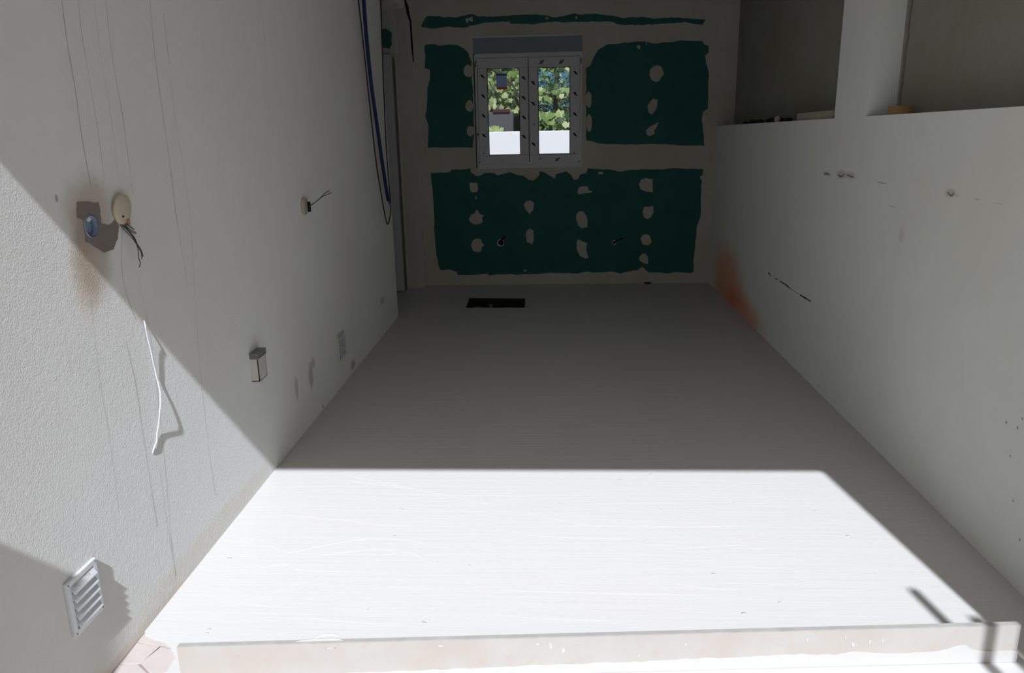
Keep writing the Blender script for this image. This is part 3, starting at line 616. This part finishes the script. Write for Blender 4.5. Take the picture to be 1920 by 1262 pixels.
# blue conduit and black cable near the end of the left wall
hx = .055
t = tag(tubeo('conduit', smooth_path([xw(q, hx) for q in [(680,-60),(681,-20),(684,30),(689,90),(697,165),(707,235),(716,300),(724,352),(728,376)]], 5), .0135, M_hose, None, 12), 'blue corrugated conduit hanging by the far end of left wall', 'conduit')
tubeo('conduit_end', [xw((727.5, 374), hx), xw((730, 380), hx), xw((731.5, 385), hx)], [.010, .008, .006], M_hosel, t, 10)
t = tag(tubeo('black_cable', smooth_path([xw(q, hx) for q in [(668,-60),(672,0),(680,70),(690,165),(698,240),(706,310),(714,360),(722,405),(725.5,419),(727.5,420),(730,412),(732,402),(732.5,385),(730,350),(726,300),(723,250),(720,180),(717,100),(714,0),(712,-60)]], 5), .0045, M_black, None, 8), 'thin black cable looping down beside the blue conduit', 'cable')

# ================================================================== RIGHT WALL AND LEDGE
for pts, w in [([(1545,327),(1550,326),(1557,328)], .006), ([(1571,328),(1578,331),(1583,326)], .010), ([(1588,327),(1595,331),(1601,332)], .008), ([(1645,342),(1652,343),(1662,344)], .003), ([(1776,360),(1783,367),(1789,361)], .008),
    ([(1792,367),(1799,367)], .002), ([(1828,373),(1836,375)], .004), ([(1864,380),(1880,383)], .0015), ([(1666,385),(1677,389),(1684,396)], .002)]:
    ribbon(pts, w*.42, W-.001, 'scuff', M_scuff, wall_right)
for pts, w in [([(1440,513),(1443,513),(1445,519)], .009), ([(1453,522),(1458,524)], .006), ([(1462,527),(1470,532),(1475,535),(1481,541)], .009), ([(1500,553),(1510,559),(1520,565)], .010), ([(1481,541),(1491,547),(1500,553)], .002)]:
    ribbon(pts, w*.75, W-.001, 'chipped_groove', M_rubble, wall_right)
for q in [(1886,790),(1916,783),(1907,800),(1893,853),(1899,937),(1911,1010),(1535,222+500)]:
    ribbon([q, (q[0]+1.5, q[1]+4)], .0035, W-.001, 'scuff', M_scuff, wall_right)
def tape_roll(px0, px1, py, h, mat, label):
    a = xw((px0, py), W+.05); b = xw((px1, py), W+.05); r = .055
    y = (a.y+b.y)/2; z = ledz(y); t = thing('tape_roll', (W+.065, y, z), label, 'tape roll')
    latheo('tape', [(r, .001), (r, h), (.040, h), (.040, .001), (r, .001)], (W+.065, y, z), (0, 0, 1), mat, t, 40)
    latheo('core', [(.0399, .0012), (.0399, h-.001), (.037, h-.001), (.037, .0012), (.0399, .0012)], (W+.065, y, z), (0, 0, 1), M_card, t, 40)
    return t
tape_roll(1661, 1706, 210, .040, M_tape_o, 'ochre roll of tape on the ledge right of the pillar')
# ivory offcut of trunking on the ledge left of the pillar: long low block
a = xw((1500.5, 222), W+.045); b = xw((1560, 219), W+.045)
t = thing('trunking_offcut', (W+.05, (a.y+4.6)/2, ledz(4.9)), 'ivory plastic trunking offcut lying on the ledge left of the pillar', 'trunking')
ya, yb = 4.66, a.y; zz = ledz(yb)
bm = bmesh.new(); prof = [(W+.022, 0.001), (W+.075, 0.001), (W+.075, .046), (W+.022, .046)]
for yy, dz in ((ya, ledz(ya)), (yb, zz)): pass
A = [bm.verts.new((x_, ya, ledz(ya)+z_)) for x_, z_ in prof]; B = [bm.verts.new((x_, yb, zz+z_)) for x_, z_ in prof]
for j in range(4): bm.faces.new((A[j], A[(j+1) % 4], B[(j+1) % 4], B[j]))
bm.faces.new(A); bm.faces.new(list(reversed(B))); bmesh.ops.bevel(bm, geom=list(bm.edges), offset=.003, segments=2, affect='EDGES')
from_bm('trunking_body', bm, M_tape_c, t)
boxo('end_cap', (W+.026, ya-.004, ledz(ya)+.006), (W+.071, ya, ledz(ya)+.042), M_tape_c, t)
# rubble heap and a pale chip on the far ledge
def rock(name, P, r, mat, label, cat, group=None, sq=(1, 1, .6), seed=0):
    bm = bmesh.new(); bmesh.ops.create_icosphere(bm, subdivisions=2, radius=r); rnd = Vector((seed*3.1, seed, seed*.7))
    for v in bm.verts:
        v.co *= 1+.35*noise.noise(v.co/r*1.3+rnd); v.co = Vector((v.co.x*sq[0], v.co.y*sq[1], v.co.z*sq[2]))
    zmin = min(v.co.z for v in bm.verts)
    for v in bm.verts: v.co += Vector(P)-Vector((0, 0, zmin))
    return tag(from_bm(name, bm, mat, None), label, cat, group)
for i, (px_, r) in enumerate([(1399, .022), (1412, .030), (1426, .026), (1446, .034), (1462, .03), (1478, .024)]):
    q = xw((px_, 229), W+.09); rock('rubble_lump', (W+.09, q.y, ledz(q.y)), r, M_rubble, ['leftmost dark rubble lump on the far ledge, nearest the back wall', 'second dark rubble lump from the back wall on the ledge', 'third dark rubble lump from the back wall on the ledge', 'dark rubble lump just left of the pale plaster chip', 'dark rubble lump just right of the pale plaster chip', 'rightmost dark rubble lump, nearest the ivory offcut on the ledge'][i], 'rubble', 'rubble on the ledge', (1, 2.6, .6), i)
q = xw((1457, 227), W+.03); rock('plaster_chip', (W+.03, q.y, ledz(q.y)), .022, M_chip, 'pale plaster chip among dark rubble on the ledge', 'chip', None, (.8, 1.6, .9), 9)
q = fl((1215, 534)); rock('floor_debris', (q.x, D-.03, 0), .02, M_rubble, 'dark scrap on the floor at the foot of the back wall', 'debris', None, (1.8, .8, .5), 12)

# ================================================================== PIPES IN THE BACK WALL
for (px_, py, lab_, big) in ((939, 455, 'steel-ringed pipe outlet left on the lower green panel', 1), (1152, 454, 'small steel pipe outlet right on the lower green panel', 0)):
    c = yw((px_, py)); t = thing('pipe_outlet', (c.x, D, c.z), lab_, 'pipe outlet')
    R0 = .037 if big else .022
    latheo('ring', [(R0, 0.0005), (R0, .014), (R0*.80, .016), (R0*.74, .012), (R0*.74, .0005)], (c.x, D, c.z), (0, -1, 0), M_steel, t, 28)
    latheo('pipe_mouth', [(.0001, .004), (R0*.72, .004), (R0*.72, .0005), (.0001, .0005)], (c.x, D, c.z), (0, -1, 0), M_gasket, t, 24)
    dx = .03 if big else .05
    tubeo('pipe_stub', smooth_path([(c.x+dx*.2, D-.004, c.z+R0*.4), (c.x+dx*.4, D-.03, c.z+R0*.7), (c.x+dx*.8, D-.04, c.z+R0*1.3), (c.x+dx*1.5, D-.045, c.z+R0*2.0)], 4), .010 if big else .007, M_gasket, t, 10)

# ================================================================== CURB ACROSS THE OPENING
HT = .125; T = .012
L3 = fl((330, 1213), HT); R3 = fl((1917, 1172), HT)
d = (R3-L3); d.z = 0; d.normalize(); nrm = Vector((-d.y, d.x, 0))
Lc = (R3-L3).length
t = thing('threshold_curb', (L3.x, L3.y, 0), 'pink-beige tiled curb splashed with white paint across the opening', 'curb')
def cb(s, n, z): v = L3+d*s+nrm*n; return (v.x, v.y, z)
def cbox(name, s0, s1, n0, n1, z0, z1, mat, bev=0):
    bm = bmesh.new(); vs = [bm.verts.new(cb(s, n, z)) for s in (s0, s1) for n in (n0, n1) for z in (z0, z1)]
    bmesh.ops.convex_hull(bm, input=vs)
    if bev: bmesh.ops.dissolve_limit(bm, angle_limit=.05, verts=bm.verts, edges=bm.edges); bmesh.ops.bevel(bm, geom=list(bm.edges), offset=bev, segments=2, affect='EDGES')
    return from_bm(name, bm, mat, t)
cbox('curb_tile', 0, Lc, 0, T, .001, HT, M_curb, .003)
cbox('curb_top', .004, Lc-.004, T*.1, T+.004, HT-.004, HT+.0008, M_curbtop)
# white paint climbing the lower part of the face
low = [(0.0, .012)] + [(s*Lc, z) for s, z in [(.01,.020),(.03,.016),(.06,.022),(.12,.020),(.2,.022),(.3,.026),(.38,.030),(.45,.034),(.55,.036),(.60,.042),(.66,.040),(.70,.044),(.74,.046),(.78,.042),(.80,.050),(.82,.046),(.86,.040),(.905,.044),(.925,.060),(.935,.064),(.945,.045),(.97,.038),(1,.038)]]
plate('white_paint_foot', [(0.0, .0015), (Lc, .0015)] + list(reversed(jag(low, .02, .0022, 8, False))), [], .002, lambda u, v, w: cb(u, -w, v), M_wpaint, t)
for s, z, a, bb in [(.44,.098,.006,.018),(.455,.08,.006,.016),(.425,.103,.009,.005),(.47,.104,.004,.004),(.545,.055,.004,.008),(.60,.088,.005,.006),(.745,.095,.003,.012),(.79,.10,.003,.013),(.80,.075,.006,.014),(.82,.08,.004,.014),(.835,.085,.003,.012),(.31,.105,.012,.004),(.18,.108,.02,.003)]:
    plate('paint_splash', ell(s*Lc, z, a*.8, bb*.6, 10, .45, int(s*1000)), [], .0015, lambda u, v, w: cb(u, -w, v), M_wpaint, t)
# paint that slopped over the top edge
s0 = (fl((600, 1200), HT)-L3).dot(d)
plate('paint_splash', jag([(s0-.09, HT-.002), (s0-.05, HT+.004), (s0-.01, HT+.008), (s0+.05, HT+.007), (s0+.08, HT-.002)], .015, .001, 2), [], .003, lambda u, v, w: cb(u, T-w, v), M_wpaint, t)

# ================================================================== OUT OF FRAME, WHAT THROWS THE SHADOWS
# unseen bars at right and a post at left, added to cast shadows
PY = .55
def sun_at(P, y): t_ = (P.y-y)/SUN.y; return P-SUN*t_
tipB = sun_at(fl((1713, 1108)), PY)
g = thing('shadow_caster_gate', (tipB.x, PY, -.26), 'added gate of slim bars right of the opening, unseen, there for its shadow', 'gate')
for dx, top, r in ((0, tipB.z, .017), (.105, sun_at(fl((1823, 1162)), PY).z, .02)):
    bm = bmesh.new(); box(bm, (tipB.x+dx-r, PY-r, -.26), (tipB.x+dx+r, PY+r, top), .003); from_bm('shadow_caster_bar', bm, M_iron, g)
boxo('shadow_caster_rail', (tipB.x-.02, PY-.012, -.20), (tipB.x+.16, PY+.012, -.16), M_iron, g)
q = xw((0, 1030)); top = sun_at(q, .5); top.z -= .055
gp = tag(boxo('shadow_caster_post', (.002, .42, -.255), (.185, .58, top.z), M_facade, None, .01), 'added post left of the opening, unseen, there for its shadow', 'post')

# ================================================================== GARDEN BEHIND THE WINDOW
gz = 12.0
wtop = yw((990, 246), gz).z
tag(boxo('garden_wall', (-3.5, gz, -.27), (6, gz+.18, wtop), M_gwall, None, .01), 'low white sunlit garden wall just outside the window', 'wall')
boxo_soil = boxo('soil_bed', (-4, gz+.19, -.26), (7, 16.39, .0), M_soil); tag(boxo_soil, 'dark soil bed behind the white garden wall', 'soil', None, 'stuff')
py = 12.75
a = yw((905, 238), py); b = yw((962, 209), py)
t = thing('block_planter', ((a.x+b.x)/2, py, .02), 'grey rendered block pier with a dark red rail on top', 'planter')
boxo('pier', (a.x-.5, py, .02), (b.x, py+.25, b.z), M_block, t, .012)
a2 = yw((924, 210), py-.02); b2 = yw((956, 204), py-.02)
boxo('red_rail', (a2.x, py-.03, a2.z-.012), (b2.x, py+.03, b2.z), M_red, t, .006)
q = yw((957, 215), 13.4); q2 = yw((984, 250), 13.4)
t = tag(boxo('side_wall', (q.x-.9, 13.55, .02), (q2.x+.06, 13.65, yw((970, 214), 13.55).z), M_blockd, None, .01), 'dark block wall behind the grey pier', 'wall')
# blue sheet
q = yw((1000, 128), 14.6); q2 = yw((1082, 250), 14.6)
bm = bmesh.new(); nx, nz = 30, 14; grid = []
for i in range(nx+1):
    col_ = []
    for j in range(nz+1):
        x_ = q.x+(q2.x+.7-q.x)*i/nx; z_ = .6+(yw((1040, 134), 14.6).z-.6)*j/nz
        col_.append(bm.verts.new((x_, 14.6+.03*math.sin(x_*19)+.02*math.sin(z_*9+x_*7), z_)))
    grid.append(col_)
for i in range(nx):
    for j in range(nz): bm.faces.new((grid[i][j], grid[i+1][j], grid[i+1][j+1], grid[i][j+1]))
r = bmesh.ops.extrude_face_region(bm, geom=list(bm.faces)); bmesh.ops.translate(bm, verts=[v for v in r['geom'] if isinstance(v, bmesh.types.BMVert)], vec=(0, .012, 0))
t = thing('blue_screen', ((q.x+q2.x)/2, 14.6, .02), 'bright blue sheet stretched behind the green shrub', 'screen')
from_bm('blue_sheet', bm, M_tarp, t, True)
for xx in (q.x-.02, q2.x+.72): boxo('post', (xx-.03, 14.57, .005), (xx+.03, 14.65, 2.75), M_iron, t)
# leaves
def leaf_mesh(name, s, mat, lobes=True):
    bm = bmesh.new(); out = [(0,-.5),(.18,-.42),(.42,-.40),(.38,-.12),(.56,.10),(.32,.16),(.22,.34),(0,.60),(-.22,.34),(-.32,.16),(-.56,.10),(-.38,-.12),(-.42,-.40),(-.18,-.42)] if lobes else [(0,-.5),(.16,-.3),(.22,0),(.14,.3),(0,.6),(-.14,.3),(-.22,0),(-.16,-.3)]
    c = bm.verts.new((0, .02*s, 0)); vs = [bm.verts.new((x_*s, (-.10*abs(x_)-.12*z_*z_)*-s, z_*s)) for x_, z_ in out]
    for i in range(len(vs)): bm.faces.new((c, vs[i], vs[(i+1) % len(vs)]))
    bmesh.ops.recalc_face_normals(bm, faces=bm.faces); me = bpy.data.meshes.new(name); bm.to_mesh(me); bm.free(); me.materials.append(mat); return me
def scatter(par, n, fn, meshes, rnd, tilt=.7):
    for i in range(n):
        x_, y_, z_, s_, k_ = fn(rnd); o = bpy.data.objects.new('leaf', meshes[k_]); COL.objects.link(o)
        o.location = Vector((x_, y_, z_))-par.location; o.parent = par; o.scale = (s_, s_, s_)
        o.rotation_euler = (rnd.uniform(-.9, .35), rnd.uniform(-1.6, 1.6), rnd.uniform(-tilt, tilt))
rnd = random.Random(21)
LM = [leaf_mesh('leaf', .095, m) for m in M_leaf]; SM = LM
def zr(py_, Y_): return yw((1000, py_), Y_).z
def xr(px_, Y_): return yw((px_, 180), Y_).x
vine = thing('grape_vine', (.55, 12.9, .02), 'bright pale green grape vine seen through the left pane', 'vine')
tubeo('stem', smooth_path([(.95, 13.18, .02), (.93, 13.18, .9), (.9, 13.05, 1.7), (.7, 13.1, 2.2), (.3, 13.1, 2.5)], 4), .02, M_bark, vine, 8)
def f_v(r):
    y_ = r.uniform(13.14, 13.38); return (r.uniform(xr(880, 13), xr(992, 13)), y_, r.uniform(zr(212, 13), zr(100, 13)), r.uniform(.75, 1.5), r.choice([0, 0, 0, 1, 1, 2]))
scatter(vine, 300, f_v, LM, rnd)
low_ = thing('low_creeper', (.38, 12.3, .02), 'pale creeper leaves at the foot of the grey pier', 'creeper')
tubeo('stem', [(.4, 12.35, .02), (.42, 12.35, .8), (.4, 12.33, 1.5)], .012, M_bark, low_, 8)
scatter(low_, 26, lambda r: (r.uniform(xr(903, 12.4), xr(945, 12.4)), r.uniform(12.28, 12.45), r.uniform(zr(246, 12.4), zr(237, 12.4)), r.uniform(.5, .8), 0), LM, rnd)
shr = thing('shrub', (1.40, 13.4, .02), 'dark stemmed green shrub before the blue sheet, right pane', 'shrub')
tubeo('trunk', smooth_path([(1.40, 13.4, .02), (1.41, 13.4, 1.2), (1.39, 13.4, 1.9), (1.42, 13.42, 2.4)], 4), [.05]*8+[.035]*5, M_bark, shr, 8)
def f_s(r):
    u = r.random(); xa, xb = xr(1000, 13.2), xr(1078, 13.2)
    if u < .34: return (min(xb, max(xa, r.gauss(xr(1036, 13.2), .20))), r.uniform(13.0, 13.5), r.gauss(zr(176, 13.2), .06), r.uniform(.6, 1.2), r.choice([0, 0, 1, 1, 2]))
    if u < .52: return (r.uniform(xa, xb), r.uniform(13.0, 13.5), r.uniform(zr(134, 13.2), zr(110, 13.2)), r.uniform(.6, 1.2), r.choice([0, 1, 1, 2]))
    if u < .68: return (r.uniform(xa, xb), r.uniform(13.3, 13.9), r.uniform(zr(215, 13.4), zr(136, 13.4)), r.uniform(.4, .9), r.choice([3, 3, 2, 1]))
    return (r.uniform(xa, xb), r.uniform(12.6, 13.2), r.uniform(zr(250, 13), zr(214, 13)), r.uniform(.8, 1.7), r.choice([0, 0, 1, 2, 1]))
scatter(shr, 295, f_s, LM, rnd)
# the smaller leaves behind the counted ones
def small_leaves(par, n, fn, mat):
    bm = bmesh.new()
    for i in range(n):
        c = Vector(fn(rnd)); s_ = rnd.uniform(.03, .07)
        R_ = Matrix.Rotation(rnd.uniform(-.8, .4), 3, 'X') @ Matrix.Rotation(rnd.uniform(0, 6.3), 3, 'Y') @ Matrix.Rotation(rnd.uniform(-.6, .6), 3, 'Z')
        bm.faces.new([bm.verts.new(c+R_ @ Vector(v)*s_) for v in ((0, 0, -.6), (.4, .05, -.1), (.25, .02, .4), (0, 0, .8), (-.25, .02, .4), (-.4, .05, -.1))])
    o = from_bm('small_leaves', bm, mat, par); o['kind'] = 'stuff'
for mt_, n_ in ((M_leaf[3], 150), (M_leaf[2], 120), (M_leaf[1], 110), (M_leaf[0], 60)):
    small_leaves(shr, n_, lambda q: (q.uniform(xr(1000, 13.5), xr(1078, 13.5)), q.uniform(13.6, 14.2), q.uniform(zr(235, 13.5), zr(108, 13.5))), mt_)
for mt_, n_ in ((M_leaf[0], 160), (M_leaf[1], 160), (M_leaf[2], 80)):
    small_leaves(vine, n_, lambda q: (q.uniform(xr(880, 13.5), xr(992, 13.5)), q.uniform(13.7, 13.95), q.uniform(zr(214, 13.5), zr(98, 13.5))), mt_)
# hedge beyond everything
bm = bmesh.new()
for i in range(5200):
    c = Vector((rnd.uniform(-4, 7), rnd.uniform(15.2, 16.2), rnd.uniform(.1, 4.6))); s_ = rnd.uniform(.06, .15)
    R_ = Matrix.Rotation(rnd.uniform(-1, 1), 3, 'X') @ Matrix.Rotation(rnd.uniform(0, 6.3), 3, 'Y') @ Matrix.Rotation(rnd.uniform(-.8, .8), 3, 'Z')
    bm.faces.new([bm.verts.new(c+R_ @ Vector(v)*s_) for v in ((0, 0, -.6), (.35, .05, 0), (0, 0, .7), (-.35, .05, 0))])
hedge = from_bm('hedge', bm, M_leaf[1]); tag(hedge, 'leafy green hedge closing the garden', 'hedge', None, 'stuff')
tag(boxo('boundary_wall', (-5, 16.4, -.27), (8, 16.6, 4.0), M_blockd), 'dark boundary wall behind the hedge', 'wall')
